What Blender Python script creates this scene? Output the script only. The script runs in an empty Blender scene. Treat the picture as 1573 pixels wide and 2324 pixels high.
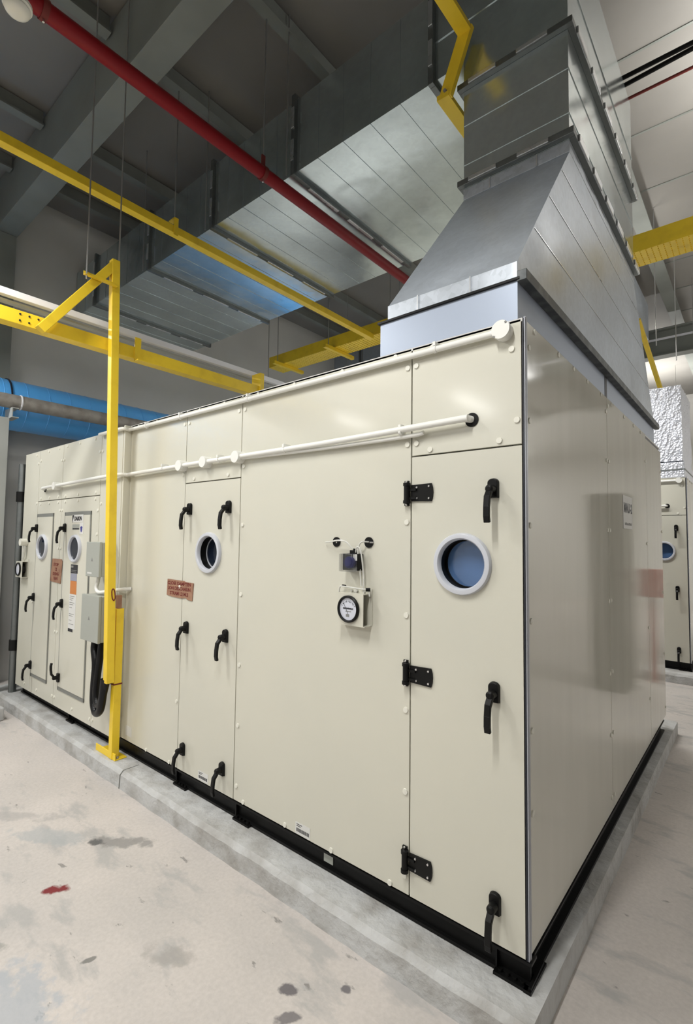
import bpy, bmesh, math, random
from mathutils import Vector, Matrix
random.seed(7)
D = bpy.data
scene = bpy.context.scene
COL = scene.collection

# ------------------------------------------------------------------ materials
def mat(name, color=(.5,.5,.5), rough=.5, metal=0.0, coat=0.0, noise=None, bump=None, spec=None, trans=0, emit=None, alpha=None):
    m = D.materials.new(name); m.use_nodes = True
    nt = m.node_tree; b = nt.nodes['Principled BSDF']
    b.inputs['Base Color'].default_value = (*color, 1)
    b.inputs['Roughness'].default_value = rough
    b.inputs['Metallic'].default_value = metal
    if coat:
        b.inputs['Coat Weight'].default_value = coat; b.inputs['Coat Roughness'].default_value = .12
    if spec is not None: b.inputs['Specular IOR Level'].default_value = spec
    if trans: b.inputs['Transmission Weight'].default_value = trans
    if alpha is not None: b.inputs['Alpha'].default_value = alpha
    if emit:
        b.inputs['Emission Color'].default_value = (*emit[0], 1); b.inputs['Emission Strength'].default_value = emit[1]
    if noise or bump:
        tc = nt.nodes.new('ShaderNodeTexCoord')
    if noise:   # (scale, color2, lo, hi)
        n = nt.nodes.new('ShaderNodeTexNoise'); n.inputs['Scale'].default_value = noise[0]; n.inputs['Detail'].default_value = 6
        r = nt.nodes.new('ShaderNodeMapRange'); r.inputs[1].default_value = noise[2]; r.inputs[2].default_value = noise[3]
        mx = nt.nodes.new('ShaderNodeMix'); mx.data_type = 'RGBA'
        mx.inputs[6].default_value = (*color, 1); mx.inputs[7].default_value = (*noise[1], 1)
        nt.links.new(tc.outputs['Object'], n.inputs['Vector']); nt.links.new(n.outputs['Fac'], r.inputs[0])
        nt.links.new(r.outputs[0], mx.inputs[0]); nt.links.new(mx.outputs[2], b.inputs['Base Color'])
    if bump:    # (scale, strength, distance)
        n2 = nt.nodes.new('ShaderNodeTexNoise'); n2.inputs['Scale'].default_value = bump[0]; n2.inputs['Detail'].default_value = 5
        bp = nt.nodes.new('ShaderNodeBump'); bp.inputs['Strength'].default_value = bump[1]; bp.inputs['Distance'].default_value = bump[2]
        nt.links.new(tc.outputs['Object'], n2.inputs['Vector']); nt.links.new(n2.outputs['Fac'], bp.inputs['Height'])
        nt.links.new(bp.outputs['Normal'], b.inputs['Normal'])
    return m

def ramp(nt, stops):
    r = nt.nodes.new('ShaderNodeValToRGB'); e = r.color_ramp.elements
    e[0].position, e[0].color = stops[0][0], (*stops[0][1], 1); e[1].position, e[1].color = stops[1][0], (*stops[1][1], 1)
    for p, c in stops[2:]:
        x = e.new(p); x.color = (*c, 1)
    return r

M = {}
M['cream'] = mat('cream_enamel', (.63,.615,.525), .30, 0, .25, noise=(1.6,(.60,.59,.51),.35,.7), bump=(350,.03,.0006))
M['cap'] = mat('cream_plastic', (.74,.73,.65), .35)
M['seam'] = mat('dark_gasket', (.012,.014,.022), .5)
M['lavender'] = mat('anodised_edge', (.40,.415,.46), .35, .3)
M['black'] = mat('black_plastic', (.005,.005,.005), .42, spec=.22)
M['blackpaint'] = mat('black_paint', (.004,.004,.004), .4, spec=.2, bump=(60,.3,.002))
M['ring'] = mat('window_ring', (.56,.58,.63), .3, 0, .3)
M['pane'] = mat('painted_glow_glass', (.09,.175,.36), .06, 0, 1.0)  # bluish light showing in the pane is put into its colour
M['pane_dark'] = mat('dark_glass', (.010,.015,.028), .06, 0, spec=.35)
M['white'] = mat('white_plastic', (.80,.80,.76), .35)
M['greybox'] = mat('grey_box_paint', (.36,.375,.34), .4)
M['gasket_grey'] = mat('grey_gasket', (.20,.205,.19), .5)
M['roofwhite'] = mat('pale_roof_sheet', (.58,.58,.56), .5)
M['screw'] = mat('bright_screw', (.75,.75,.75), .25, 1)
M['yellow'] = mat('yellow_paint', (.88,.62,.03), .42, 0, .1, noise=(9,(.74,.50,.025),.5,.8))
M['red'] = mat('red_pipe_paint', (.22,.003,.007), .4, 0, .08, spec=.3)
M['blue'] = mat('blue_pipe_paint', (.10,.40,.86), .35, 0, .2)
M['pipegrey'] = mat('dirty_grey_pipe', (.34,.32,.29), .5, .2, noise=(12,(.22,.2,.18),.4,.7))
M['steelgrey'] = mat('grey_steel_paint', (.36,.375,.36), .5)
M['beam'] = mat('beam_paint', (.22,.235,.215), .6, noise=(1.5,(.17,.18,.165),.4,.7))
M['white_steel'] = mat('white_steel', (.80,.81,.86), .35)
M['ceil'] = mat('ceiling_sheet', (.26,.25,.23), .7, noise=(.8,(.21,.20,.185),.35,.7))
M['wall'] = mat('wall_paint', (.62,.62,.59), .85, noise=(1.2,(.57,.565,.54),.4,.7))
M['brightwall'] = mat('pale_wall_paint', (.72,.71,.68), .8)
M['cardboard'] = mat('cardboard', (.34,.19,.12), .85, noise=(20,(.26,.13,.085),.4,.7))
M['redink'] = mat('red_ink', (.16,.02,.015), .7)
M['paper'] = mat('white_paper', (.66,.66,.64), .6)
M['silver_label'] = mat('silver_label', (.28,.29,.36), .45)
M['orange_label'] = mat('orange_label', (.55,.20,.05), .5)
M['ink'] = mat('black_ink', (.015,.015,.02), .5)
M['greyink'] = mat('grey_ink', (.22,.22,.21), .6)
M['blueink'] = mat('blue_ink', (.05,.05,.25), .5)
M['dialwhite'] = mat('dial_white', (.62,.64,.72), .3, 0, .6)
M['blueknob'] = mat('blue_plastic', (.008,.01,.09), .35)
M['clear'] = mat('clear_plastic', (.85,.88,.86), .08, trans=.95, alpha=.35)
M['tube'] = mat('clear_tube', (.66,.66,.62), .25)
M['cable'] = mat('black_sheath', (.004,.004,.005), .32, spec=.3, bump=(40,.2,.002))
M['rod'] = mat('zinc_rod', (.42,.42,.42), .4, .8)
M['cabinet'] = mat('olive_cabinet', (.12,.115,.09), .55)
M['redbox'] = mat('red_cabinet', (.42,.05,.035), .45)
M['foil'] = None

def galv(name, base, rough, spangle=.18, metal=1):
    m = D.materials.new(name); m.use_nodes = True; nt = m.node_tree; b = nt.nodes['Principled BSDF']
    b.inputs['Metallic'].default_value = metal
    tc = nt.nodes.new('ShaderNodeTexCoord')
    v = nt.nodes.new('ShaderNodeTexVoronoi'); v.inputs['Scale'].default_value = 45
    n = nt.nodes.new('ShaderNodeTexNoise'); n.inputs['Scale'].default_value = 2.5; n.inputs['Detail'].default_value = 5
    mx = nt.nodes.new('ShaderNodeMix'); mx.data_type = 'RGBA'; mx.inputs[0].default_value = spangle
    sep = nt.nodes.new('ShaderNodeSeparateColor')
    r2 = nt.nodes.new('ShaderNodeMapRange'); r2.inputs[3].default_value = .72; r2.inputs[4].default_value = 1.1
    mul = nt.nodes.new('ShaderNodeMix'); mul.data_type = 'RGBA'; mul.blend_type = 'MULTIPLY'; mul.inputs[0].default_value = 1
    cr = ramp(nt, [(.3, tuple(c*.88 for c in base)), (.7, tuple(min(1, c*1.1) for c in base))])
    nt.links.new(tc.outputs['Object'], v.inputs['Vector']); nt.links.new(tc.outputs['Object'], n.inputs['Vector'])
    nt.links.new(n.outputs['Fac'], cr.inputs[0]); nt.links.new(v.outputs['Color'], sep.inputs[0])
    nt.links.new(sep.outputs[0], r2.inputs[0])
    nt.links.new(cr.outputs[0], mx.inputs[6]); nt.links.new(cr.outputs[0], mul.inputs[6]); nt.links.new(r2.outputs[0], mul.inputs[7])
    nt.links.new(mul.outputs[2], mx.inputs[7]); nt.links.new(mx.outputs[2], b.inputs['Base Color'])
    rr = nt.nodes.new('ShaderNodeMapRange'); rr.inputs[1].default_value = .3; rr.inputs[2].default_value = .7
    rr.inputs[3].default_value = rough*.8; rr.inputs[4].default_value = rough*1.25
    nt.links.new(n.outputs['Fac'], rr.inputs[0]); nt.links.new(rr.outputs[0], b.inputs['Roughness'])
    n3 = nt.nodes.new('ShaderNodeTexNoise'); n3.inputs['Scale'].default_value = 3.5
    bp = nt.nodes.new('ShaderNodeBump'); bp.inputs['Strength'].default_value = .25; bp.inputs['Distance'].default_value = .02
    nt.links.new(tc.outputs['Object'], n3.inputs['Vector']); nt.links.new(n3.outputs['Fac'], bp.inputs['Height'])
    nt.links.new(bp.outputs['Normal'], b.inputs['Normal'])
    return m
M['galv'] = galv('galvanised_sheet', (.58,.645,.66), .19, metal=.85)
M['galv_dull'] = galv('galvanised_dull', (.46,.505,.56), .38, .25, metal=.40)
M['galv_band'] = galv('galvanised_band', (.46,.50,.55), .36, .5, metal=.45)
M['galv_flange'] = galv('galvanised_flange', (.20,.215,.215), .38, metal=.8)
M['galv_clip'] = galv('galvanised_clip', (.66,.68,.70), .28, metal=.85)
M['collar'] = mat('collar_sheet', (.35,.40,.49), .42, .35)
M['dark_flange'] = mat('dark_flange', (.045,.052,.055), .5, .3, noise=(14,(.12,.13,.13),.45,.7))

def foil():
    m = D.materials.new('crinkled_foil'); m.use_nodes = True; nt = m.node_tree; b = nt.nodes['Principled BSDF']
    b.inputs['Metallic'].default_value = .35; b.inputs['Roughness'].default_value = .35
    b.inputs['Base Color'].default_value = (.60,.62,.68,1)
    tc = nt.nodes.new('ShaderNodeTexCoord'); v = nt.nodes.new('ShaderNodeTexVoronoi'); v.inputs['Scale'].default_value = 42
    bp = nt.nodes.new('ShaderNodeBump'); bp.inputs['Strength'].default_value = .6; bp.inputs['Distance'].default_value = .015
    nt.links.new(tc.outputs['Object'], v.inputs['Vector']); nt.links.new(v.outputs['Distance'], bp.inputs['Height'])
    nt.links.new(bp.outputs['Normal'], b.inputs['Normal'])
    return m
M['foil'] = foil()

def side_enamel():
    m = D.materials.new('glossy_side_enamel'); m.use_nodes = True; nt = m.node_tree; b = nt.nodes['Principled BSDF']
    tc = nt.nodes.new('ShaderNodeTexCoord'); mp = nt.nodes.new('ShaderNodeMapping'); mp.inputs['Scale'].default_value = (1, 4.5, .6)
    n = nt.nodes.new('ShaderNodeTexNoise'); n.inputs['Scale'].default_value = 2.0; n.inputs['Detail'].default_value = 6
    cr = ramp(nt, [(.3,(.625,.61,.535)), (.7,(.655,.64,.565))])
    rr = nt.nodes.new('ShaderNodeMapRange'); rr.inputs[1].default_value = .35; rr.inputs[2].default_value = .7; rr.inputs[3].default_value = .07; rr.inputs[4].default_value = .14
    nt.links.new(tc.outputs['Object'], mp.inputs['Vector']); nt.links.new(mp.outputs[0], n.inputs['Vector'])
    nt.links.new(n.outputs['Fac'], cr.inputs[0]); nt.links.new(cr.outputs[0], b.inputs['Base Color'])
    nt.links.new(n.outputs['Fac'], rr.inputs[0]); nt.links.new(rr.outputs[0], b.inputs['Roughness'])
    b.inputs['Specular IOR Level'].default_value = .7
    return m
M['side'] = side_enamel()

def floor_mat():
    m = D.materials.new('concrete_floor'); m.use_nodes = True; nt = m.node_tree; b = nt.nodes['Principled BSDF']
    L = nt.links.new
    tc = nt.nodes.new('ShaderNodeTexCoord')
    def noise(scale, detail=6, rough=.55, stretch=None, src=None):
        n = nt.nodes.new('ShaderNodeTexNoise'); n.inputs['Scale'].default_value = scale; n.inputs['Detail'].default_value = detail; n.inputs['Roughness'].default_value = rough
        s = src or tc.outputs['Object']
        if stretch:
            mp = nt.nodes.new('ShaderNodeMapping'); mp.inputs['Scale'].default_value = stretch[:3]; mp.inputs['Rotation'].default_value = (0,0,stretch[3])
            L(s, mp.inputs['Vector']); s = mp.outputs[0]
        L(s, n.inputs['Vector']); return n
    def rng(src, a, c, lo=0, hi=1):
        r = nt.nodes.new('ShaderNodeMapRange'); r.inputs[1].default_value = a; r.inputs[2].default_value = c; r.inputs[3].default_value = lo; r.inputs[4].default_value = hi
        L(src, r.inputs[0]); return r.outputs[0]
    def mix(fac, c1, c2):
        x = nt.nodes.new('ShaderNodeMix'); x.data_type = 'RGBA'
        L(fac, x.inputs[0])
        for i, c in ((6, c1), (7, c2)):
            if isinstance(c, tuple): x.inputs[i].default_value = (*c, 1)
            else: L(c, x.inputs[i])
        return x.outputs[2]
    base = mix(rng(noise(1.6).outputs['Fac'], .35, .65), (.575,.53,.495), (.485,.455,.43))
    fine = mix(rng(noise(60, 4).outputs['Fac'], .3, .7), (.93,.93,.93), (1.06,1.06,1.06))
    mul = nt.nodes.new('ShaderNodeMix'); mul.data_type = 'RGBA'; mul.blend_type = 'MULTIPLY'; mul.inputs[0].default_value = 1
    L(base, mul.inputs[6]); L(fine, mul.inputs[7])
    c = mul.outputs[2]
    c = mix(rng(noise(3.2, 8, .6, (1,2.6,1,.5)).outputs['Fac'], .54, .64, 0, .6), c, (.34,.34,.335))
    c = mix(rng(noise(9, 6, .6, (1,2.2,1,.9)).outputs['Fac'], .66, .71, 0, .75), c, (.19,.18,.17))
    # painted splash and scattered scuffs at fixed spots
    wob = noise(14, 5, .6); geo = nt.nodes.new('ShaderNodeNewGeometry')
    def spot(c, x, y, rx, ry, col, ang=0.6, amt=1.0):
        mp = nt.nodes.new('ShaderNodeMapping'); mp.vector_type = 'TEXTURE'
        mp.inputs['Location'].default_value = (x, y, 0); mp.inputs['Rotation'].default_value = (0,0,ang); mp.inputs['Scale'].default_value = (rx, ry, 1)
        L(geo.outputs['Position'], mp.inputs['Vector'])
        ln = nt.nodes.new('ShaderNodeVectorMath'); ln.operation = 'LENGTH'; L(mp.outputs[0], ln.inputs[0])
        ad = nt.nodes.new('ShaderNodeMath'); ad.operation = 'MULTIPLY_ADD'; L(wob.outputs['Fac'], ad.inputs[0]); ad.inputs[1].default_value = 2.6; L(ln.outputs['Value'], ad.inputs[2])
        return mix(rng(ad.outputs[0], 1.95, 2.35, amt, 0), c, col)
    for x, y, rx, ry, col, ang, amt in [(-1.864,-.771,.055,.028,(.19,.018,.022),.9,1), (-2.30,-.62,.25,.07,(.36,.38,.39),.5,.6), (-2.02,-.43,.20,.05,(.25,.24,.23),.7,.8), (-2.09,-.50,.06,.035,(.10,.10,.10),.4,.9),
            (-.545,-.296,.022,.018,(.13,.12,.13),0,.9), (-.70,-.43,.04,.022,(.11,.10,.11),.3,.9), (-.62,-.50,.05,.02,(.12,.11,.12),.8,.8), (-1.368,-1.12,.28,.16,(.36,.39,.43),.2,.7),
            (-1.15,-.62,.10,.05,(.30,.28,.26),.4,.5), (-1.36,-.83,.03,.012,(.14,.14,.13),1.3,.8), (-1.72,-1.05,.06,.04,(.25,.25,.23),.6,.7), (-2.7,-.7,.3,.05,(.33,.32,.31),.7,.5)]:
        c = spot(c, x, y, rx, ry, col, ang, amt)
    L(c, b.inputs['Base Color'])
    b.inputs['Roughness'].default_value = .55
    n3 = noise(35, 6); bp = nt.nodes.new('ShaderNodeBump'); bp.inputs['Strength'].default_value = .12; bp.inputs['Distance'].default_value = .01
    L(n3.outputs['Fac'], bp.inputs['Height']); L(bp.outputs['Normal'], b.inputs['Normal'])
    return m
M['floor'] = floor_mat()
M['plinth'] = mat('plinth_concrete', (.50,.505,.50), .65, noise=(7,(.34,.33,.31),.42,.70), bump=(22,.6,.02))

# ------------------------------------------------------------------ mesh helpers
def nb(): return bmesh.new()
def box(bm, x0, x1, y0, y1, z0, z1):
    v = [bm.verts.new(p) for p in ((x0,y0,z0),(x1,y0,z0),(x1,y1,z0),(x0,y1,z0),(x0,y0,z1),(x1,y0,z1),(x1,y1,z1),(x0,y1,z1))]
    for f in ((0,3,2,1),(4,5,6,7),(0,1,5,4),(1,2,6,5),(2,3,7,6),(3,0,4,7)): bm.faces.new([v[i] for i in f])
    return bm
def prism(bm, bot, top):
    n = len(bot); a = [bm.verts.new(p) for p in bot]; b = [bm.verts.new(p) for p in top]
    bm.faces.new(a[::-1]); bm.faces.new(b)
    for i in range(n): bm.faces.new((a[i], a[(i+1)%n], b[(i+1)%n], b[i]))
    return bm
def basis(d, up=None):
    d = Vector(d).normalized()
    u = Vector(up) if up else (Vector((0,0,1)) if abs(d.z) < .9 else Vector((0,1,0)))
    s = d.cross(u).normalized(); return s, s.cross(d).normalized()
def bar(bm, a, b, w, h, up=None):
    a, b = Vector(a), Vector(b); s, u = basis(b-a, up)
    c = [(-w/2,-h/2),(w/2,-h/2),(w/2,h/2),(-w/2,h/2)]
    return prism(bm, [a+s*x+u*y for x,y in c], [b+s*x+u*y for x,y in c])
def cyl(bm, a, b, r, n=20, r2=None):
    a, b = Vector(a), Vector(b); s, u = basis(b-a); r2 = r if r2 is None else r2
    A = [math.tau*i/n for i in range(n)]
    return prism(bm, [a+(s*math.cos(t)+u*math.sin(t))*r for t in A], [b+(s*math.cos(t)+u*math.sin(t))*r2 for t in A])
def smooth_path(pts, k=6):
    P = [Vector(p) for p in pts]; P = [P[0]*2-P[1]]+P+[P[-1]*2-P[-2]]; out = []
    for i in range(1, len(P)-2):
        for j in range(k):
            t = j/k; a, b, c, d = P[i-1], P[i], P[i+1], P[i+2]
            out.append(.5*((2*b)+(c-a)*t+(2*a-5*b+4*c-d)*t*t+(3*b-a-3*c+d)*t**3))
    out.append(P[-2]); return out
def tube(bm, pts, r, n=10, k=6):
    pts = smooth_path(pts, k); rings = []; s = None
    for i, p in enumerate(pts):
        d = (pts[min(i+1,len(pts)-1)]-pts[max(i-1,0)]).normalized()
        if s is None: s, _ = basis(d)
        s = (s - d*s.dot(d)).normalized(); u = s.cross(d)
        rings.append([bm.verts.new(p+(s*math.cos(math.tau*j/n)+u*math.sin(math.tau*j/n))*r) for j in range(n)])
    for a, b in zip(rings, rings[1:]):
        for j in range(n): bm.faces.new((a[j], a[(j+1)%n], b[(j+1)%n], b[j]))
    bm.faces.new(rings[0]); bm.faces.new(rings[-1][::-1]); return bm
def ring_y(bm, cx, cz, prof, n=48):
    """revolve (radius, y) profile round the axis parallel to Y through (cx, cz)"""
    rr = []
    for r, y in prof: rr.append([bm.verts.new((cx+r*math.cos(math.tau*i/n), y, cz+r*math.sin(math.tau*i/n))) for i in range(n)])
    for a, b in zip(rr, rr[1:]):
        for i in range(n): bm.faces.new((a[i], a[(i+1)%n], b[(i+1)%n], b[i]))
    return bm
def disc_y(bm, cx, cz, r, y, n=32, flip=False):
    v = [bm.verts.new((cx+r*math.cos(math.tau*i/n), y, cz+r*math.sin(math.tau*i/n))) for i in range(n)]
    bm.faces.new(v if not flip else v[::-1]); return bm
def holed_panel(x0, x1, y0, y1, z0, z1, cx, cz, r, n=48):
    bm = nb()
    o = [bm.verts.new(p) for p in ((x0,y0,z0),(x1,y0,z0),(x1,y0,z1),(x0,y0,z1))]
    c = [bm.verts.new((cx+r*math.cos(math.tau*i/n), y0, cz+r*math.sin(math.tau*i/n))) for i in range(n)]
    e = [bm.edges.new((o[i], o[(i+1)%4])) for i in range(4)] + [bm.edges.new((c[i], c[(i+1)%n])) for i in range(n)]
    bmesh.ops.triangle_fill(bm, use_beauty=True, use_dissolve=False, edges=e)
    b = [bm.verts.new((p.co.x, y1, p.co.z)) for p in o]; d = [bm.verts.new((p.co.x, y1, p.co.z)) for p in c]
    for i in range(4): bm.faces.new((o[i], b[i], b[(i+1)%4], o[(i+1)%4]))
    for i in range(n): bm.faces.new((c[i], c[(i+1)%n], d[(i+1)%n], d[i]))
    return bm
def finish(name, bm, m, bevel=0, smooth=False, origin=(0,0,0)):
    bmesh.ops.recalc_face_normals(bm, faces=bm.faces)
    me = D.meshes.new(name); 
    if any(origin): bmesh.ops.translate(bm, verts=bm.verts, vec=-Vector(origin))
    bm.to_mesh(me); bm.free(); me.materials.append(m)
    if smooth:
        for p in me.polygons: p.use_smooth = True
        try: me.set_sharp_from_angle(angle=math.radians(38))
        except Exception: pass
    return me
def addbev(o, w, seg=2):
    md = o.modifiers.new('bevel', 'BEVEL'); md.width = w; md.segments = seg; md.limit_method = 'ANGLE'; md.angle_limit = math.radians(35)
def O(name, bm, m, parent=None, bevel=0, smooth=False):
    """link one mesh object; geometry is given in world coordinates"""
    if isinstance(m, str): m = M[m]
    if parent is None:
        xs = [v.co for v in bm.verts]; lo = Vector((min(p.x for p in xs), min(p.y for p in xs), min(p.z for p in xs))); hi = Vector((max(p.x for p in xs), max(p.y for p in xs), max(p.z for p in xs)))
        org = Vector(((lo.x+hi.x)/2, (lo.y+hi.y)/2, lo.z))
    else:
        org = Vector(parent['org'])
    me = finish(name, bm, m, origin=org, smooth=smooth)
    o = D.objects.new(name, me); COL.objects.link(o); o['org'] = tuple(org)
    if parent is None: o.location = org
    else: o.parent = parent
    if bevel: addbev(o, bevel)
    return o
def tag(o, label=None, cat=None, group=None, kind=None):
    if label: o['label'] = label
    if cat: o['category'] = cat
    if group: o['group'] = group
    if kind: o['kind'] = kind
    return o
def thing(name, loc, label, cat, group=None):
    o = D.objects.new(name, None); COL.objects.link(o); o.location = loc; o['org'] = tuple(loc); o.empty_display_size = .1
    return tag(o, label, cat, group)
def copy_tree(o, off, label=None, parent=None, skip=()):
    c = o.copy(); COL.objects.link(c)
    if parent is None: c.location = Vector(o.location)+Vector(off)
    else: c.parent = parent
    if label: c['label'] = label
    for ch in list(o.children):
        if ch.get('nocopy') or ch.name.split('.')[0] in skip: continue
        copy_tree(ch, off, None, c, skip)
    return c
def txt(name, body, size, m, parent, pos, rx=90, rz=0, ry=0, ext=.0006, sx=1, align='CENTER', bold=False):
    """lettering as real mesh; pos is a world point"""
    cu = D.curves.new(name, 'FONT'); cu.body = body; cu.size = size; cu.extrude = ext; cu.align_x = align; cu.align_y = 'CENTER'
    if bold: cu.offset = size*.02
    to = D.objects.new('tmp', cu); COL.objects.link(to)
    dg = bpy.context.evaluated_depsgraph_get(); me = D.meshes.new_from_object(to.evaluated_get(dg))
    D.objects.remove(to)
    me.materials.clear(); me.materials.append(M[m]); me.name = name
    o = D.objects.new(name, me); COL.objects.link(o)
    o.parent = parent; o.location = Vector(pos)-Vector(parent['org'])
    o.rotation_euler = (math.radians(rx), math.radians(ry), math.radians(rz)); o.scale = (sx,1,1)
    o['org'] = parent['org']
    return o
def inst(name, me, parent, world, rot=(0,0,0)):
    o = D.objects.new(name, me); COL.objects.link(o); o.parent = parent; o.location = Vector(world)-Vector(parent['org']); o.rotation_euler = rot
    return o

ZB, ZT = .197, 2.407      # bottom and top of the unit's panels

# ------------------------------------------------------------------ setting
def struct(name, bm, m): return tag(O(name, bm, m), kind='structure')
WX, XR, YN, YF, ZC = -5.85, 7.0, -8.0, 14.0, 5.56
struct('floor', box(nb(), WX-.2, XR+.2, YN-.2, YF+.2, -.1, 0), 'floor')
struct('ceiling', box(nb(), WX-.2, XR+.2, YN-.2, YF+.2, ZC, ZC+.1), 'ceil')
struct('wall_left', box(nb(), WX-.2, WX, YN, YF, 0, ZC), 'wall')
struct('wall_right', box(nb(), XR, XR+.2, YN, YF, 0, ZC), 'brightwall')
struct('wall_back', box(nb(), WX, XR, YF, YF+.2, 0, ZC), 'brightwall')
struct('wall_front', box(nb(), WX, XR, YN-.2, YN, 0, ZC), 'brightwall')
def plinth(name, x0, x1, y0, y1, label):
    bm = nb()
    xs = [x0+(x1-x0)*i/60 for i in range(61)]
    # long body with a softly worn, chamfered edge
    def ring(x, jy, jz): return [(x,y0+jy,0),(x,y0+.006+jy,.082+jz),(x,y0+.028+jy,.105),(x,y1-.02,.105),(x,y1,.085),(x,y1,0)]
    rs = []
    for x in xs:
        rs.append([bm.verts.new(p) for p in ring(x, random.uniform(-.0035,.0035), random.uniform(-.003,.003))])
    for a, b in zip(rs, rs[1:]):
        for i in range(5): bm.faces.new((a[i], a[i+1], b[i+1], b[i]))
    bm.faces.new(rs[0]); bm.faces.new(rs[-1][::-1])
    return tag(O(name, bm, 'plinth'), label, 'plinth')
pl1 = plinth('concrete_plinth', -5.25, .055, -.150, 3.36, 'long grey concrete plinth under the near cream air handling unit')
jp = [(-.1515,.001),(-.1475,.083),(-.126,.1065),(-.02,.1065),(-.02,.104),(-.127,.104),(-.145,.08),(-.149,.001)]
O('expansion_joint', prism(nb(), [(-2.5525,a,b) for a,b in jp], [(-2.5475,a,b) for a,b in jp]), 'gasket_grey', pl1)

# ------------------------------------------------------------------ air handling unit
U = thing('air_handling_unit', (-2.4, 1.6, .105), 'large cream panelled air handling unit with porthole doors, nearest to the camera', 'machine')
g = .003
def panel(x0, x1, z0, z1, y=0.0, m='cream', name='panel'):
    return O(name, box(nb(), x0+g, x1-g, y, y+.055, z0+g, z1-g), m, U, bevel=.0015)
O('body_core', box(box(nb(), -4.84, -.006, .056, 3.10, ZB+.003, ZT-.01), -4.84, -2.875, .004, .058, ZB+.003, ZT-.01), 'seam', U)
O('roof_panel', box(nb(), -4.84, -.004, .0, 3.14, ZT-.012, ZT), 'roofwhite', U)
# screw caps
capme = finish('screw_cap', cyl(nb(), (0,0,0), (0,-.0055,0), .0118, 20, .0108), M['cap'], smooth=True)
capme_side = finish('screw_cap', cyl(nb(), (0,0,0), (.0045,0,0), .0115, 16, .0105), M['cap'], smooth=True)
def caps(par, pts, y=0.0):
    for x, z in pts: inst('screw_cap', capme, par, (x, y, z))
zc = [1.676,1.295,.915,.594]
p1 = panel(-.469, -.006, 1.947, ZT); caps(p1, [(-.446,2.325),(-.38,1.968),(-.091,1.97),(-.025,2.037),(-.043,2.3),(-.37,2.386),(-.443,2.0)])
p2 = panel(-1.586, -.469, ZB, ZT); caps(p2, [(-.487,2.324),(-.487,2.0)]+[(-.489,z) for z in zc]+[(-.49,.27),(-1.559,2.32),(-1.559,2.0)]+[(-1.559,z) for z in zc]+[(-1.56,.277),(-1.5,.213),(-1.18,.213),(-.88,.212),(-.561,.211),(-.55,2.386),(-.85,2.386),(-1.17,2.386),(-1.45,2.386)])
p3 = panel(-2.1356, -1.586, 1.94, ZT); caps(p3, [(-1.612,2.32),(-2.11,2.32),(-1.70,1.965),(-2.04,1.965),(-1.75,2.386),(-2.0,2.386)])
p4 = panel(-2.852, -2.1356, ZB, ZT); caps(p4, [(-2.16,2.32),(-2.16,2.0)]+[(-2.16,z) for z in zc]+[(-2.16,.274),(-2.222,.211),(-2.5,.211),(-2.2,2.386),(-2.5,2.386),(-2.75,2.386)])

def handle_mesh(flip=False):
    bm = nb(); s = -1 if flip else 1
    # back plate with rounded top
    pts = [(-.021,-.036),(.021,-.036),(.021,.022)]+[(.021*math.cos(t), .022+.016*math.sin(t)) for t in [math.pi*i/8 for i in range(1,8)]]+[(-.021,.022)]
    prism(bm, [(x,0,z*s) for x,z in pts], [(x*.9,-.016,z*s*.93) for x,z in pts])
    cyl(bm, (0,-.014,-.004*s), (0,-.046,-.004*s), .0165, 20, .0150)
    cyl(bm, (0,-.046,-.004*s), (0,-.051,-.004*s), .0150, 20, .009)
    # cranked neck and lever
    def seg(a, b, w, h): bar(bm, a, b, w, h, up=(0,1,0))
    seg((0,-.036,-.008*s), (0,-.060,-.038*s), .023, .015)
    seg((0,-.058,-.030*s), (0,-.064,-.072*s), .0225, .014)
    seg((0,-.064,-.068*s), (0,-.065,-.108*s), .0225, .014)
    seg((0,-.065,-.104*s), (0,-.060,-.127*s), .0225, .013)
    me = finish('handle', bm, M['black'], smooth=True); return me
SCR = finish('hinge_screw', cyl(nb(), (0,0,0), (0,-.0045,0), .0052, 12, .004), M['screw'], smooth=True)
HME, HMEF = handle_mesh(), handle_mesh(True)
def handle(par, x, z, y=0.0, flip=False, ry=0):
    o = inst('handle', HMEF if flip else HME, par, (x, y, z), (0, ry, 0)); addbev(o, .002, 2); return o
def hinge(par, x, z):
    """leaf right of the knuckle; x = seam"""
    bm = nb()
    pts = [(.004,-.033),(.098,-.036),(.104,-.018),(.1055,0),(.104,.018),(.098,.036),(.004,.033)]
    prism(bm, [(x+a,-.001,z+b) for a,b in pts], [(x+a,-.007,z+b) for a,b in pts])
    box(bm, x-.028, x-.008, -.008, -.001, z-.052, z+.052)
    cyl(bm, (x-.012,-.015,z-.036), (x-.012,-.015,z+.036), .0125, 16)
    cyl(bm, (x-.012,-.015,z-.042), (x-.012,-.015,z-.030), .0155, 16); cyl(bm, (x-.012,-.015,z+.030), (x-.012,-.015,z+.042), .0155, 16)
    box(bm, x-.008, x+.03, -.014, -.005, z-.026, z-.016); box(bm, x-.008, x+.03, -.014, -.005, z+.008, z+.018)
    h = O('hinge', bm, 'black', par, smooth=True)
    for a, b, y in ((.032,-.022,-.006),(.032,.022,-.006),(.088,-.024,-.006),(.088,.024,-.006),(-.018,-.047,-.008),(-.018,.047,-.008)):
        inst('hinge_screw', SCR, par, (x+a, y, z+b))
    return h
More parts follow.
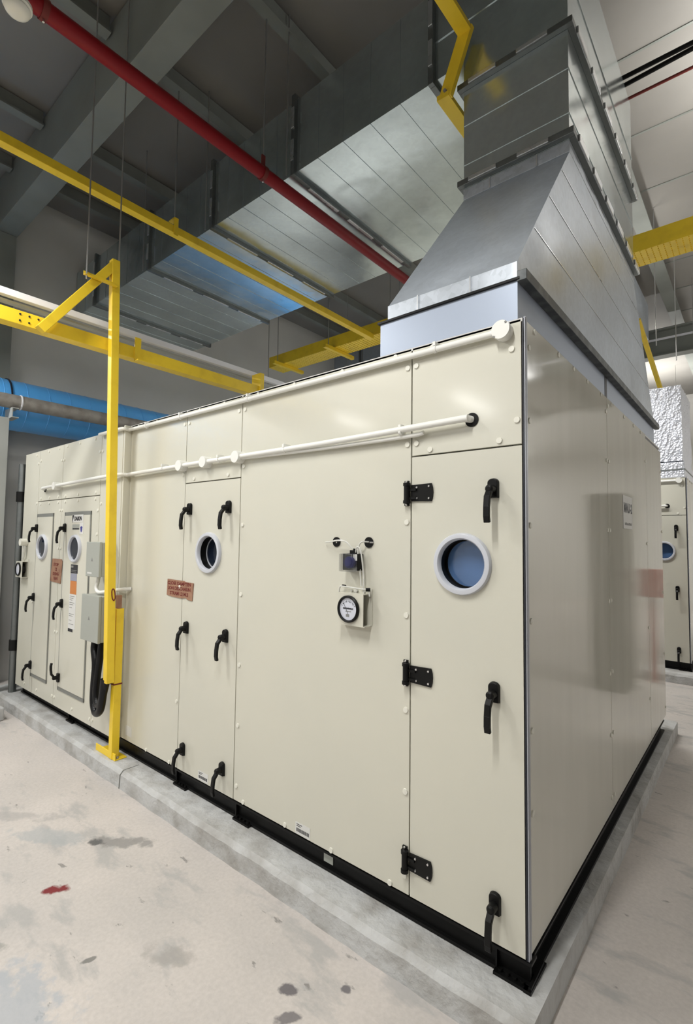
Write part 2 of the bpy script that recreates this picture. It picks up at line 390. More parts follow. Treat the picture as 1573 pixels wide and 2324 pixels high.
def porthole(par, cx, cz, y=0.0, R=.118, dark=False):
    bm = nb()
    ring_y(bm, cx, cz, [(R,y),(R,y-.006),(R*.965,y-.017),(R*.93,y-.018),(R*.83,y-.018),(R*.79,y-.012),(R*.775,y+.004)], 56)
    O('window_ring', bm, 'ring', par, smooth=True)
    bm = nb(); ring_y(bm, cx, cz, [(R*.80,y-.004),(R*.79,y+.052)], 56); O('window_sleeve', bm, 'black', par, smooth=True)
    O('window_pane', disc_y(nb(), cx, cz, R*.80, y+.050), 'pane_dark' if dark else 'pane', par)
    bm = nb(); ring_y(bm, cx, cz, [(R*.79,y+.0495),(R*.79,y+.046),(R*.74,y+.046),(R*.74,y+.0495)], 56); O('pane_gasket', bm, 'ring' if dark else 'black', par, smooth=True)

# right-hand access door with porthole
dA = O('access_door', holed_panel(-.469+g, -.006-g, 0, .053, ZB+g, 1.947-g, -.240, 1.514, .096), 'cream', U)
porthole(dA, -.240, 1.514, R=.1185)
for z in (1.795, 1.062, .338): handle(dA, -.113, z)
for z in (1.795, 1.064, .334): hinge(dA, -.4695, z)
# second access door
dB = O('access_door', holed_panel(-2.1356+g, -1.586-g, 0, .053, ZB+g, 1.94-g, -1.866, 1.514, .098), 'cream', U)
porthole(dB, -1.866, 1.514, R=.121, dark=True)
for z in (1.778, 1.055, .332):
    handle(dB, -1.682, z); handle(dB, -2.072, z)

# far section, standing 5 cm proud
YL = -.05
q = [panel(-4.84, -4.47, ZB, ZT-.02, YL), panel(-4.47, -3.93, 1.915, ZT-.02, YL), panel(-3.93, -3.21, 1.915, ZT-.02, YL), panel(-4.47, -3.93, ZB, 1.915, YL), panel(-3.93, -3.21, ZB, 1.915, YL), panel(-3.21, -2.872, ZB, ZT-.02, YL)]
O('section_trim', box(nb(), -2.872, -2.852, -.048, .055, ZB, ZT-.004), 'cream', U, bevel=.002)
caps(q[1], [(-4.44,2.29),(-4.25,2.36),(-4.02,2.36),(-4.4,1.94),(-4.2,1.94),(-4.0,1.94),(-3.955,2.25)], YL)
caps(q[2], [(-3.905,2.25),(-3.85,2.36),(-3.6,2.36),(-3.32,2.36),(-3.235,2.25),(-3.85,1.94),(-3.6,1.94),(-3.28,1.94)], YL)
caps(q[3], [(-4.4,1.89),(-4.2,1.89),(-4.0,1.89),(-3.952,1.82),(-3.952,1.5),(-3.952,.8),(-3.952,.27),(-4.3,.25)], YL)
caps(q[4], [(-3.905,1.82),(-3.85,1.89),(-3.6,1.89),(-3.28,1.89),(-3.905,1.5),(-3.905,.8),(-3.905,.27),(-3.235,1.80),(-3.235,1.62),(-3.235,.6),(-3.235,.25),(-3.55,.25)], YL)
caps(q[5], [(-3.185,2.25),(-3.10,2.36),(-3.185,1.85),(-3.185,.6),(-3.185,.25)], YL)
caps(q[0], [(-4.50,2.27),(-4.55,2.35),(-4.50,1.90),(-4.50,1.0),(-4.6,.25)], YL)
def leaf(par_col, x0, x1, px, dark, hx, flips):
    fr = nb(); w = .018; y0, y1 = YL-.006, YL-.0005; z0, z1 = .345, 1.80
    box(fr, x0, x1, y0, y1, z1-.030, z1); box(fr, x0, x1, y0, y1, z0, z0+.03); box(fr, x0, x0+w, y0, y1, z0, z1); box(fr, x1-w*.6, x1, y0, y1, z0, z1)
    d = O('access_door', box(nb(), x0+w, x1-w*.6, YL-.010, YL-.001, z0+.03, z1-.03), 'cream', U, bevel=.002)
    O('door_gasket', fr, 'gasket_grey', d)
    # raised porthole
    R = .114; bm = nb(); cz = 1.503; y = YL-.010
    ring_y(bm, px, cz, [(R,y),(R,y-.006),(R*.965,y-.017),(R*.90,y-.021),(R*.82,y-.019),(R*.78,y-.008),(R*.775,y-.001)], 48)
    O('window_ring', bm, 'ring', d, smooth=True); O('window_pane', disc_y(nb(), px, cz, R*.79, y-.004), 'pane_dark', d)
    for z, f in zip((1.670, 1.050, .448), flips):
        hb = nb(); handle(d, hx, z, YL-.009, flip=f)
    return d
d1 = leaf(q[3], -4.455, -4.075, -4.275, True, -4.43, (False,False,False))
d2 = leaf(q[4], -3.835, -3.335, -3.585, True, -3.80, (False,False,True))
# stickers on the far door
lb = O('brand_label', box(nb(), -3.67, -3.46, YL-.0115, YL-.010, 1.715, 1.775), 'paper', d2)
def poly_y(bm, pts, y, t=.0008): return prism(bm, [(x,y,z) for x,z in pts], [(x,y-t,z) for x,z in pts])
O('brand_mark', poly_y(nb(), [(-3.665,1.772),(-3.632,1.772),(-3.662,1.708)], YL-.0115), 'ink', d2)
txt('brand_lettering', 'DAIKIN', .046, 'ink', d2, (-3.555, YL-.0125, 1.742), bold=True, sx=.92)
O('rating_plate', box(nb(), -3.66, -3.53, YL-.0115, YL-.010, 1.655, 1.697), 'greybox', d2)
O('rating_plate_bar', box(nb(), -3.65, -3.53, YL-.0125, YL-.0115, 1.657, 1.666), 'ink', d2)
O('warning_sticker', box(nb(), -3.52, -3.455, YL-.0115, YL-.010, 1.62, 1.71), 'paper', d2)
O('warning_mark', prism(nb(), [(-3.508,YL-.0115,1.675),(-3.487,YL-.0115,1.682),(-3.466,YL-.0115,1.675),(-3.476,YL-.0115,1.640),(-3.487,YL-.0115,1.632),(-3.498,YL-.0115,1.640)], [(-3.508,YL-.0123,1.675),(-3.487,YL-.0123,1.682),(-3.466,YL-.0123,1.675),(-3.476,YL-.0123,1.640),(-3.487,YL-.0123,1.632),(-3.498,YL-.0123,1.640)]), 'blueink', d2)
yy = YL-.0115
O('black_label', box(nb(), -3.655, -3.525, yy, YL-.010, 1.305, 1.375), 'ink', d2, bevel=.001)
O('black_label_marks', box(box(box(nb(), -3.648,-3.605,yy-.0006,yy,1.35,1.366), -3.645,-3.54,yy-.0006,yy,1.328,1.331), -3.645,-3.55,yy-.0006,yy,1.316,1.319), 'greyink', d2)
O('silver_label', box(nb(), -3.655, -3.535, yy, YL-.010, 1.245, 1.303), 'silver_label', d2)
O('orange_label', box(nb(), -3.652, -3.535, yy, YL-.010, 1.140, 1.244), 'orange_label', d2)
O('instruction_sheet', box(nb(), -3.66, -3.535, yy, YL-.010, .865, 1.139), 'paper', d2)
bm = nb()
for i, z in enumerate([1.12,1.105,1.09,1.07,1.055,1.03,.98,.965,.93,.90]):
    box(bm, -3.65, -3.56-.02*(i%3), yy-.0006, yy, z, z+.004)
O('instruction_lines', bm, 'greyink', d2)
O('sheet_footer', box(nb(), -3.66, -3.575, yy-.0006, YL-.010, .842, .866), 'ink', d2)

def barcode(par, x0, x1, z0, z1, tilt=0):
    s = O('barcode_label', box(nb(), x0, x1, -.0012, -.0002, z0, z1), 'paper', par)
    bm = nb(); x = x0+.008; w = x1-x0-.016; i = 0
    while x < x0+.008+w:
        t = [.0018,.003,.0012,.0042,.002][i%5]; box(bm, x, min(x+t, x1-.006), -.0018, -.0012, z0+(z1-z0)*.22, z0+(z1-z0)*.52); x += t+[.0014,.0022,.0012,.003][i%4]; i += 1
    box(bm, x0+.008, x0+w*.55, -.0018, -.0012, z0+(z1-z0)*.82, z0+(z1-z0)*.87); box(bm, x0+.008, x0+w*.45, -.0018, -.0012, z0+(z1-z0)*.68, z0+(z1-z0)*.73)
    O('barcode_print', bm, 'ink', par)
barcode(dB, -1.912, -1.815, .204, .256); barcode(p2, -1.108, -1.012, .203, .257)
O('barcode_label', box(nb(), -2.78, -2.70, -.0012, -.0002, .235, .30), 'paper', p4)

# corner post and side panels
O('corner_post', box(box(nb(), .0005, .0045, .001, .0085, ZB, ZT+.004), -.004, .0055, .0085, .0215, ZB, ZT+.006), 'lavender', U, bevel=.001)
O('corner_seal', box(nb(), -.0055, -.001, .0005, .030, ZB, ZT), 'seam', U)
def spanel(y0, y1, z0=ZB, z1=ZT):
    return O('side_panel', box(nb(), -.05, 0.0, y0+g, y1-g, z0+g, z1-g), 'side', U, bevel=.0015)
s1, s2, s3 = spanel(.024, 1.2486), spanel(1.2486, 2.45), spanel(2.45, 3.16, ZB, ZT-.03)
O('side_core', box(nb(), -.06, -.0505, .02, 3.15, ZB, ZT-.04), 'seam', U)
def scaps(par, pts):
    for y, z in pts: inst('screw_cap', capme_side, par, (0, y, z))
scaps(s1, [(.05,z) for z in (2.31,2.04,1.66,1.32,.94,.66)]+[(y,2.388) for y in (.11,.40,.62,.85,1.12)]+[(1.222,z) for z in (2.32,2.05,1.67,1.29,.91,.59,.27)])
scaps(s2, [(1.275,z) for z in (2.36,2.05,1.67,1.29,.91,.59,.27)]+[(y,2.385) for y in (1.36,1.7,2.0,2.25)]+[(2.42,z) for z in (2.2,1.6,1.0,.5)])
scaps(s3, [(3.13,z) for z in (2.2,1.7,1.2,.7,.27)])
# base rail
bm = nb()
for a, b in (((-4.84,-.0),( -.0,-.0)),):
    box(bm, -4.86, 0, .022, .030, .117, ZB); box(bm, -4.86, .012, -.002, .05, ZB-.012, ZB-.002); box(bm, -4.86, .012, .006, .06, .107, .119)
box(bm, -.030, -.022, .03, 3.02, .117, ZB); box(bm, -.06, .004, .02, 3.02, .107, .119); box(bm, -.05, .004, .02, 3.02, ZB-.010, ZB-.002)
O('base_rail', bm, 'blackpaint', U, bevel=.001)
for x0, x1 in ((-.118,-.0),(-1.57,-1.44),(-2.15,-2.02),(-3.75,-3.63)):
    bm = nb(); y0 = -.014
    box(bm, x0, x1, y0, .11, .1052, .116)
    bar(bm, (x0+.004,.04,.116), (x0+.004,.04,.18), .006, .07); 
    n = 4
    for i in range(n): cyl(bm, (x0+.02+i*(x1-x0-.04)/(n-1), .002, .116), (x0+.02+i*(x1-x0-.04)/(n-1), .002, .126), .008, 8)
    if x1 == -.0: box(bm, -.012, .014, -.016, .14, .1052, .116); bar(bm, (.008,-.010,.116), (.004,.13,.116), .01, .02)
    O('foot_bracket', bm, 'blackpaint', U)
O('rail_tag', box(nb(), -.94, -.885, .018, .0215, .135, .17), 'greybox', U)

# small damper corner on the roof edge beside the collar
# ------------------------------------------------------------------ conduits
def saddle(bm, x, y, z): box(bm, x-.006, x+.006, -.001, y-.014, z+.012, z+.028); cyl(bm, (x-.006,y,z), (x+.006,y,z), .0155, 14)
def jbox(bm, x, z, y0, r=.034, d=.036):
    cyl(bm, (x,y0,z), (x,y0-d*.7,z), r, 28); cyl(bm, (x,y0-d*.7,z), (x,y0-d,z), r*1.04, 28, r*1.0); return bm
C1 = thing('electrical_conduit', (-1.5,-.02,2.36), 'white conduit run along the top edge of the near unit, ending in a round box', 'conduit')
O('conduit_pipe', tube(nb(), [(-.085,-.022,2.366),(-.5,-.022,2.364),(-1.2,-.022,2.364),(-2.0,-.022,2.366),(-2.80,-.022,2.372),(-2.84,-.03,2.373),(-2.875,-.072,2.374),(-3.2,-.074,2.374)], .0125, 14), 'white', C1, smooth=True)
jb = O('junction_box', jbox(nb(), -.070, 2.368, -.0, .034, .040), 'white', C1, smooth=True)
O('box_screw', cyl(cyl(nb(), (-.050,-.040,2.390), (-.050,-.0425,2.390), .004, 10), (-.094,-.040,2.345), (-.094,-.0425,2.345), .004, 10), 'greyink', jb)
for x in (-.345,-1.51,-2.18,-2.6): bm = nb(); saddle(bm, x, -.022, 2.365); O('saddle_clip', bm, 'white', C1, smooth=True)
C2 = thing('electrical_conduit', (-1.5,-.03,2.04), 'white conduit with four round boxes running below the upper one, into a black hole', 'conduit')
O('conduit_pipe', tube(nb(), [(-.200,.0,2.064),(-.215,-.026,2.064),(-.26,-.036,2.062),(-.9,-.034,2.052),(-1.58,-.03,2.052),(-2.15,-.03,2.05),(-2.80,-.032,2.045),(-2.84,-.04,2.045),(-2.90,-.082,2.043),(-3.3,-.084,2.04),(-3.99,-.084,2.03),(-4.27,-.082,2.025),(-4.30,-.055,2.02)], .0135, 14), 'white', C2, smooth=True)
O('second_pipe', tube(nb(), [(-.40,-.018,2.036),(-.48,-.02,2.030),(-1.0,-.02,2.032),(-1.58,-.02,2.044)], .009, 10), 'white', C2, smooth=True)
O('cable_gland', cyl(cyl(nb(), (-.199,.0,2.062), (-.199,-.004,2.062), .027, 28), (-4.305,-.05,2.02), (-4.305,-.055,2.02), .025, 20), 'black', C2)
for x, y in ((-1.582,0),(-1.888,0),(-2.145,0),(-3.985,-.05)): O('junction_box', jbox(nb(), x, 2.05 if x > -3 else 2.028, y, .033, .052), 'white', C2, smooth=True)
for x in (-.5,-1.2,-1.75,-2.35): bm = nb(); saddle(bm, x, -.032, 2.05); O('saddle_clip', bm, 'white', C2, smooth=True)

# ------------------------------------------------------------------ instruments on the middle panel
PS = thing('pressure_switch', (-.76,0,1.46), 'small black pressure switch with clear cover and blue knob on the middle panel', 'switch')
O('switch_body', box(nb(), -.80, -.715, -.042, -.0005, 1.466, 1.540), 'black', PS, bevel=.003)
O('adjustment_knob', cyl(cyl(nb(), (-.752,-.042,1.502), (-.752,-.055,1.502), .026, 20), (-.752,-.055,1.502), (-.752,-.062,1.502), .018, 8), 'blueknob', PS)
O('clear_cover', box(nb(), -.792, -.715, -.078, -.043, 1.462, 1.540), 'clear', PS, bevel=.004)
O('pressure_port', box(cyl(nb(), (-.745,-.025,1.54), (-.745,-.025,1.562), .007, 10), -.765, -.735, -.035, -.012, 1.54, 1.555), 'black', PS)
O('type_label', box(nb(), -.738, -.717, -.0435, -.042, 1.510, 1.537), 'paper', PS)
PT = thing('pressure_tubing', (-.77,0,1.55), 'thin clear tubes looping between two black discs above the pressure switch', 'tubing')
O('port_disc', cyl(nb(), (-.871,-.0005,1.590), (-.871,-.005,1.590), .0225, 28), 'black', PT)
O('port_disc', cyl(nb(), (-.684,-.0005,1.590), (-.684,-.005,1.590), .0235, 28), 'black', PT)
O('clear_tube', tube(nb(), [(-.93,-.012,1.588),(-.875,-.04,1.590),(-.83,-.045,1.597),(-.785,-.04,1.592),(-.752,-.03,1.560)], .0035, 8), 'tube', PT, smooth=True)
O('clear_tube', tube(nb(), [(-.684,-.004,1.592),(-.70,-.03,1.592),(-.716,-.032,1.575),(-.722,-.03,1.53),(-.716,-.02,1.45),(-.71,-.02,1.40)], .0035, 8), 'tube', PT, smooth=True)
O('clear_tube', tube(nb(), [(-.735,-.03,1.545),(-.725,-.035,1.568),(-.708,-.034,1.562),(-.700,-.03,1.52),(-.697,-.02,1.43),(-.70,-.02,1.38)], .0035, 8), 'tube', PT, smooth=True)
O('port_nipple', cyl(cyl(nb(), (-.66,-.003,1.590), (-.672,-.014,1.590), .004, 8), (-.862,-.003,1.588), (-.862,-.014,1.588), .004, 8), 'screw', PT)
def gauge(x0, x1, z0, z1, y0, label, small=False):
    t = thing('differential_pressure_gauge', ((x0+x1)/2, y0, z0), label, 'gauge')
    d = .052; cx, cz = (x0+x1)/2-.004, (z0+z1)/2; R = min(x1-x0, z1-z0)*.43
    bm = nb()                                                       # open-sided sheet housing
    bm2 = holed_panel(x0, x1, y0-d, y0-d+.003, z0, z1, cx, cz, R*.8); 
    O('gauge_housing', bm2, 'cream', t)
    box(bm, x0, x0+.003, y0-d+.003, y0-.001, z0, z1); box(bm, x0, x1, y0-d+.003, y0-.001, z1-.003, z1); box(bm, x0-.002, x1+.008, y0-d, y0-.001, z0-.003, z0); box(bm, x0, x1+.012, y0-.004, y0-.001, z0, z1+.02)
    O('mounting_bracket', bm, 'cream', t)
    bm = nb(); ring_y(bm, cx, cz, [(R,y0-d+.001),(R,y0-d-.010),(R*.93,y0-d-.014),(R*.84,y0-d-.012),(R*.82,y0-d-.004)], 40); O('gauge_bezel', bm, 'black', t, smooth=True)
    O('gauge_body', cyl(nb(), (cx,y0-d+.002,cz), (cx,y0-.012,cz), R*.79, 28), 'black', t, smooth=True)
    O('dial_face', disc_y(nb(), cx, cz, R*.83, y0-d-.005, 40), 'dialwhite', t)
    if not small:
        bm = nb()
        for i in range(11):
            a = math.radians(150-12*i); r1, r2 = R*.62, R*(.72 if i%2 else .76)
            bar(bm, (cx+r1*math.cos(a), y0-d-.0055, cz-.006+r1*math.sin(a)), (cx+r2*math.cos(a), y0-d-.0055, cz-.006+r2*math.sin(a)), .0012, .0008, up=(0,1,0))
        O('scale_marks', bm, 'ink', t)
        txt('dial_lettering', 'MAGNEHELIC', .0092, 'ink', t, (cx, y0-d-.0062, cz+.002), bold=True)
        O('pointer', bar(nb(), (cx,y0-d-.006,cz-.022), (cx-.026,y0-d-.006,cz+.024), .0012, .0008, up=(0,1,0)), 'ink', t)
        txt('scale_lettering', '0', .008, 'ink', t, (cx-.026, y0-d-.0062, cz+.022)); txt('scale_lettering', '1', .008, 'ink', t, (cx-.010, y0-d-.0062, cz+.030)); txt('scale_lettering', '2', .008, 'ink', t, (cx+.010, y0-d-.0062, cz+.030)); txt('scale_lettering', '3', .008, 'ink', t, (cx+.026, y0-d-.0062, cz+.021))
        O('dial_legend', box(box(nb(), cx-.016, cx+.016, y0-d-.0058, y0-d-.0052, cz-.012, cz-.009), cx-.012, cx+.006, y0-d-.0058, y0-d-.0052, cz-.034, cz-.022), 'greyink', t)
        O('side_tube', tube(nb(), [(x0-.004,y0-.03,z0+.05),(x0-.006,y0-.03,z1-.01),(x0+.0,y0-.034,z1+.018),(x0+.02,y0-.036,z1+.025),(x1-.02,y0-.03,z1+.020),(x1+.004,y0-.022,z1+.018),(x1+.010,y0-.02,z1-.01)], .0035, 8), 'tube', t, smooth=True)
        O('tube_elbow', cyl(cyl(nb(), (x1-.004,y0-.03,z1+.019), (x1+.012,y0-.018,z1+.019), .008, 12), (x0+.01,y0-.025,z1+.027), (x0+.028,y0-.028,z1+.026), .006, 12), 'black', t, smooth=True)
        O('mounting_screw', cyl(cyl(cyl(nb(), (cx-.02,y0-.004,z1+.008), (cx-.02,y0-.012,z1+.008), .005, 10), (cx+.004,y0-.004,z1+.009), (cx+.004,y0-.014,z1+.007), .010, 6), (cx+.05,y0-.004,z1+.006), (cx+.05,y0-.012,z1+.006), .005, 10), 'screw', t)
    return t
gauge(-.822, -.674, 1.232, 1.368, 0, 'round pressure gauge in a cream box on the middle panel under the pressure switch')
gauge(-4.80, -4.64, 1.215, 1.36, YL, 'small pressure gauge on the far left end of the near unit', small=True)
fl = thing('weatherproof_socket', (-4.74,YL,1.45), 'small cream knob box with drooping tube, above the far left gauge', 'fitting')
O('socket_body', cyl(nb(), (-4.70,YL-.001,1.54), (-4.70,YL-.06,1.54), .034, 20), 'cap', fl, smooth=True)
O('flexible_tube', tube(nb(), [(-4.70,YL-.03,1.51),(-4.69,YL-.03,1.46),(-4.71,YL-.02,1.41),(-4.74,YL-.02,1.38)], .008, 8), 'tube', fl, smooth=True)

# ------------------------------------------------------------------ cardboard notes and unit sign
def note(name, pts, y, label, lines, size, tilt, cx, cz, grp=None):
    r = thing(name, (cx, y, cz), label, 'note', grp)
    b = prism(nb(), [(x,y-.001,z) for x,z in pts], [(x,y-.005,z) for x,z in pts])
    O('card', b, 'cardboard', r)
    for i, s in enumerate(lines):
        txt('handwriting', s, size, 'redink', r, (cx, y-.0056, cz+size*1.08*(len(lines)-1)/2-i*size*1.08), ry=tilt, sx=1.15, bold=True)
    return r
note('cardboard_note', [(-2.305,1.235),(-2.24,1.228),(-2.13,1.225),(-2.085,1.232),(-2.075,1.222),(-2.02,1.218),(-2.010,1.325),(-2.10,1.328),(-2.11,1.333),(-2.30,1.336)], 0,
     'brown cardboard note with red handwriting stuck across the seam by the second door', ['CLOSE DAMPTEN','LON DESCHAUN','STRAM L2 M.2'], .029, 0, -2.165, 1.282)
note('cardboard_note', [(-4.09,1.215),(-3.87,1.205),(-3.845,1.39),(-3.87,1.408),(-4.055,1.408)], YL-.001,
     'upright brown cardboard note hanging between the two far doors', ['STOP','L2','DONG','VAN'], .036, 0, -3.97, 1.30)
SG = tag(O('unit_sign', box(nb(), .0005, .0025, 1.622, 1.895, 1.69, 1.893), 'paper'), 'white sign reading MAU-2 on the glossy right-hand side of the near unit', 'sign')
txt('sign_lettering', 'MAU-2', .084, 'ink', SG, (.0032, 1.762, 1.815), rz=90, bold=True)
bm = nb(); y = 1.665
while y < 1.86:
    w = random.uniform(.006,.016); box(bm, .0025, .0031, y, y+w, 1.712, random.choice((1.724,1.728))); y += w+.005
O('small_print', bm, 'greyink', SG)

# ------------------------------------------------------------------ electrical boxes and cable on the far section
def isolator(x0, x1, z0, z1, depth, label):
    t = thing('electrical_box', ((x0+x1)/2, YL, z0), label, 'electrical box')
    O('enclosure', box(nb(), x0, x1, YL-depth+.02, YL-.001, z0, z1), 'greybox', t, bevel=.004)
    O('cover', box(nb(), x0-.003, x1+.003, YL-depth, YL-depth+.021, z0-.003, z1+.003), 'greybox', t, bevel=.004)
    cx, cz = x0+(x1-x0)*.47, (z0+z1)/2
    tr = nb(); prism(tr, [(cx-.014,YL-depth-.0001,cz-.013),(cx+.014,YL-depth-.0001,cz-.013),(cx,YL-depth-.0001,cz+.013)], [(cx-.014,YL-depth-.0008,cz-.013),(cx+.014,YL-depth-.0008,cz-.013),(cx,YL-depth-.0008,cz+.013)])
    O('warning_triangle', tr, 'greyink', t)
    return t
b1 = isolator(-3.130, -2.925, 1.318, 1.560, .115, 'smaller grey electrical box on the far section, upper of the two by the yellow post')
O('box_label', box(nb(), -3.10, -3.03, YL-.1165, YL-.115, 1.335, 1.346), 'paper', b1)
b2 = isolator(-3.150, -2.880, .868, 1.185, .125, 'larger grey electrical box on the far section, lower of the two by the yellow post')
tag(O('bent_conduit', tube(nb(), [(-3.04,-.11,1.318),(-3.045,-.115,1.27),(-3.05,-.12,1.235),(-3.03,-.12,1.210),(-2.98,-.12,1.205),(-2.88,-.10,1.222),(-2.80,-.05,1.235),(-2.775,.0,1.238)], .013, 12), 'white', smooth=True), 'white bent conduit curving from the small grey box behind the yellow post', 'conduit')
cb = thing('cable_loop', (-2.95,-.12,.33), 'thick black sheathed cables looping down from the big grey box into the yellow post', 'cable')
O('cable', tube(nb(), [(-3.05,-.11,.868),(-3.04,-.12,.80),(-3.0,-.125,.70),(-3.0,-.13,.55),(-2.985,-.135,.44),(-2.93,-.14,.385),(-2.86,-.145,.42),(-2.82,-.15,.52),(-2.80,-.15,.64)], .026, 14), 'cable', cb, smooth=True)
O('cable', tube(nb(), [(-2.97,-.10,.868),(-2.965,-.11,.78),(-2.97,-.12,.66),(-2.965,-.13,.54),(-2.94,-.135,.46),(-2.89,-.14,.445),(-2.83,-.145,.52),(-2.78,-.145,.64)], .024, 14), 'cable', cb, smooth=True)
# ------------------------------------------------------------------ yellow frame
YFm = thing('yellow_cable_post', (-2.76,-.1,.105), 'tall yellow steel post with brace, standing on the plinth beside the grey boxes', 'post')
O('lower_post', box(nb(), -2.80, -2.752, -.108, -.056, .108, 1.11), 'yellow', YFm, bevel=.003)
bm = nb(); prism(bm, [(-2.79,-.166,.62),(-2.737,-.166,.62),(-2.737,-.113,.62),(-2.79,-.113,.62)], [(-2.775,-.243,3.505),(-2.722,-.243,3.505),(-2.722,-.190,3.505),(-2.775,-.190,3.505)])
O('upper_post', bm, 'yellow', YFm, bevel=.003)
O('brace', bar(nb(), (-2.75,-.212,3.485), (-2.75,-.655,2.87), .052, .055), 'yellow', YFm, bevel=.003)
O('foot_plate', box(box(nb(), -3.0, -2.715, -.102, -.094, .1055, .150), -3.0, -2.715, -.094, -.018, .1055, .112), 'yellow', YFm, bevel=.002)
O('foot_bolt', cyl(nb(), (-2.733,-.075,.112), (-2.733,-.075,.125), .009, 6), 'rod', YFm)
O('tie_band', box(nb(), -2.803, -2.749, -.1115, -.053, .598, .606), 'redink', YFm)
O('chain_link', tube(nb(), [(-2.7335,-.140,1.17),(-2.7335,-.132,1.19),(-2.7335,-.138,1.235),(-2.7335,-.148,1.25),(-2.7335,-.156,1.235),(-2.7335,-.152,1.19),(-2.7335,-.142,1.17)], .004, 6), 'redink', YFm)
cardstrip = tag(O('plywood_strip', box(nb(), -2.79, -2.758, -.098, -.072, 1.111, 1.20), 'cardboard'), 'short brown strip sticking up from the shorter yellow post', 'strip')
BM = thing('yellow_beam', (-2.8,0,2.9), 'heavy yellow steel beam crossing behind the tall yellow post at its brace foot', 'beam')
O('beam_tube', box(nb(), -2.885, -2.80, -2.2, 1.16, 2.885, 2.972), 'yellow', BM, bevel=.003)
O('beam_bracket', box(box(nb(), -2.80, -2.79, -.03, .015, 2.865, 3.04), -2.80, -2.74, -.03, .015, 2.862, 2.870), 'yellow', BM)
O('end_bracket', box(nb(), -2.90, -2.78, 1.13, 1.17, 2.80, 3.09), 'yellow', BM)
bm = nb()
for y in (-.75,-.70,-.65):
    for z in (2.91,2.95): cyl(bm, (-2.80,y,z), (-2.796,y,z), .006, 8)
O('beam_bolt', bm, 'ink', BM)
AN = tag(O('hanging_angle', box(box(nb(), -2.719, -2.69, -.43, -.215, 3.305, 3.309), -2.719, -2.715, -.43, -.215, 3.309, 3.335), 'yellow', bevel=.002), 'short yellow angle bar hung across the brace of the tall yellow post', 'angle bar')
WC = thing('white_channel', (-2.95,0,3.1), 'long white steel channel running just above the heavy yellow beam', 'channel')
O('channel_web', box(nb(), -2.945, -2.90, -2.2, 1.55, 3.085, 3.128), 'white_steel', WC, bevel=.002)
O('channel_flange', box(nb(), -2.99, -2.945, -2.2, 1.55, 3.06, 3.075), 'steelgrey', WC)
Y2 = thing('yellow_rail', (-3.05,1,4.12), 'long thin yellow rail hung under the big duct, running back to the perforated tray', 'rail')
O('rail_tube', box(nb(), -3.13, -3.06, -3.0, 3.19, 4.14, 4.205), 'yellow', Y2, bevel=.003)
O('rail_hanger', box(box(nb(), -3.06, -3.052, .395, .435, 4.12, 4.27), -3.14, -3.05, .395, .435, 4.262, 4.27), 'yellow', Y2)
# stepped yellow conduit around the duct elbow
ST = thing('yellow_stepped_bracket', (-.6,.6,4.1), 'yellow steel strip stepping down around the corner of the vertical duct', 'bracket')
O('upper_arm', bar(nb(), (-.555,.30,4.405), (-.545,.64,4.405), .075, .03), 'yellow', ST, bevel=.002)
O('drop_arm', bar(nb(), (-.535,.650,4.43), (-.665,.650,4.10), .075, .03, up=(0,1,0)), 'yellow', ST, bevel=.002)
O('lower_arm', bar(nb(), (-.675,.63,4.10), (-.705,1.60,4.16), .075, .03), 'yellow', ST, bevel=.002)
O('arm_bolt', cyl(cyl(nb(), (-.53,.634,4.40), (-.53,.622,4.40), .010, 6), (-.66,.634,4.12), (-.66,.622,4.12), .010, 6), 'pipegrey', ST)

# perforated tray
def tray(x0, x1, y0, y1, z, h, label):
    t = thing('perforated_cable_tray', ((x0+x1)/2, y0, z), label, 'cable tray')
    bm = nb(); nx = int((x1-x0)/.045); ny = 8; dx = (x1-x0)/nx; dy = (y1-y0)/ny
    V = {}
    def v(x, y):
        k = (round(x,5), round(y,5))
        if k not in V: V[k] = bm.verts.new((x, y, z))
        return V[k]
    for i in range(nx):
        for j in range(ny):
            X, Y = x0+i*dx, y0+j*dy
            xa, xb, ya, yb = X+dx*.30, X+dx*.50, Y+dy*.2, Y+dy*.8
            gx = [X, xa, xb, X+dx]; gy = [Y, ya, yb, Y+dy]
            for a in range(3):
                for b in range(3):
                    if a == 1 and b == 1: continue
                    bm.faces.new((v(gx[a],gy[b]), v(gx[a+1],gy[b]), v(gx[a+1],gy[b+1]), v(gx[a],gy[b+1])))
    o = O('tray_bottom', bm, 'yellow', t); md = o.modifiers.new('s','SOLIDIFY'); md.thickness = .003
    O('tray_side', box(nb(), x0, x1, y0, y0+.004, z, z+h), 'yellow', t); O('tray_side', box(nb(), x0, x1, y1-.004, y1, z, z+h), 'yellow', t)
    return t
TR = tray(-5.05, 2.6, 3.20, 3.49, 4.20, .155, 'yellow perforated cable tray crossing behind the vertical duct')
for x in (-4.75,-3.75,-2.75,-1.75): O('tray_support', box(nb(), x-.025, x+.025, 3.02, 3.62, 4.15, 4.195), 'yellow', TR)

# ------------------------------------------------------------------ ductwork
YD0, YD1 = .72, 2.32
DU = thing('galvanised_duct', (-1.5, .7, 2.41), 'huge galvanised duct rising from the near unit and turning left along the ceiling', 'duct')
O('roof_collar', box(nb(), -.655, -.032, .030, 3.07, ZT, 2.567), 'collar', DU)
O('collar_gap', box(nb(), -.034, -.0305, 1.36, 1.41, ZT+.002, 2.560), 'seam', DU)
O('collar_seal', box(nb(), -.665, -.022, .020, 3.08, 2.567, 2.576), 'blackpaint', DU)
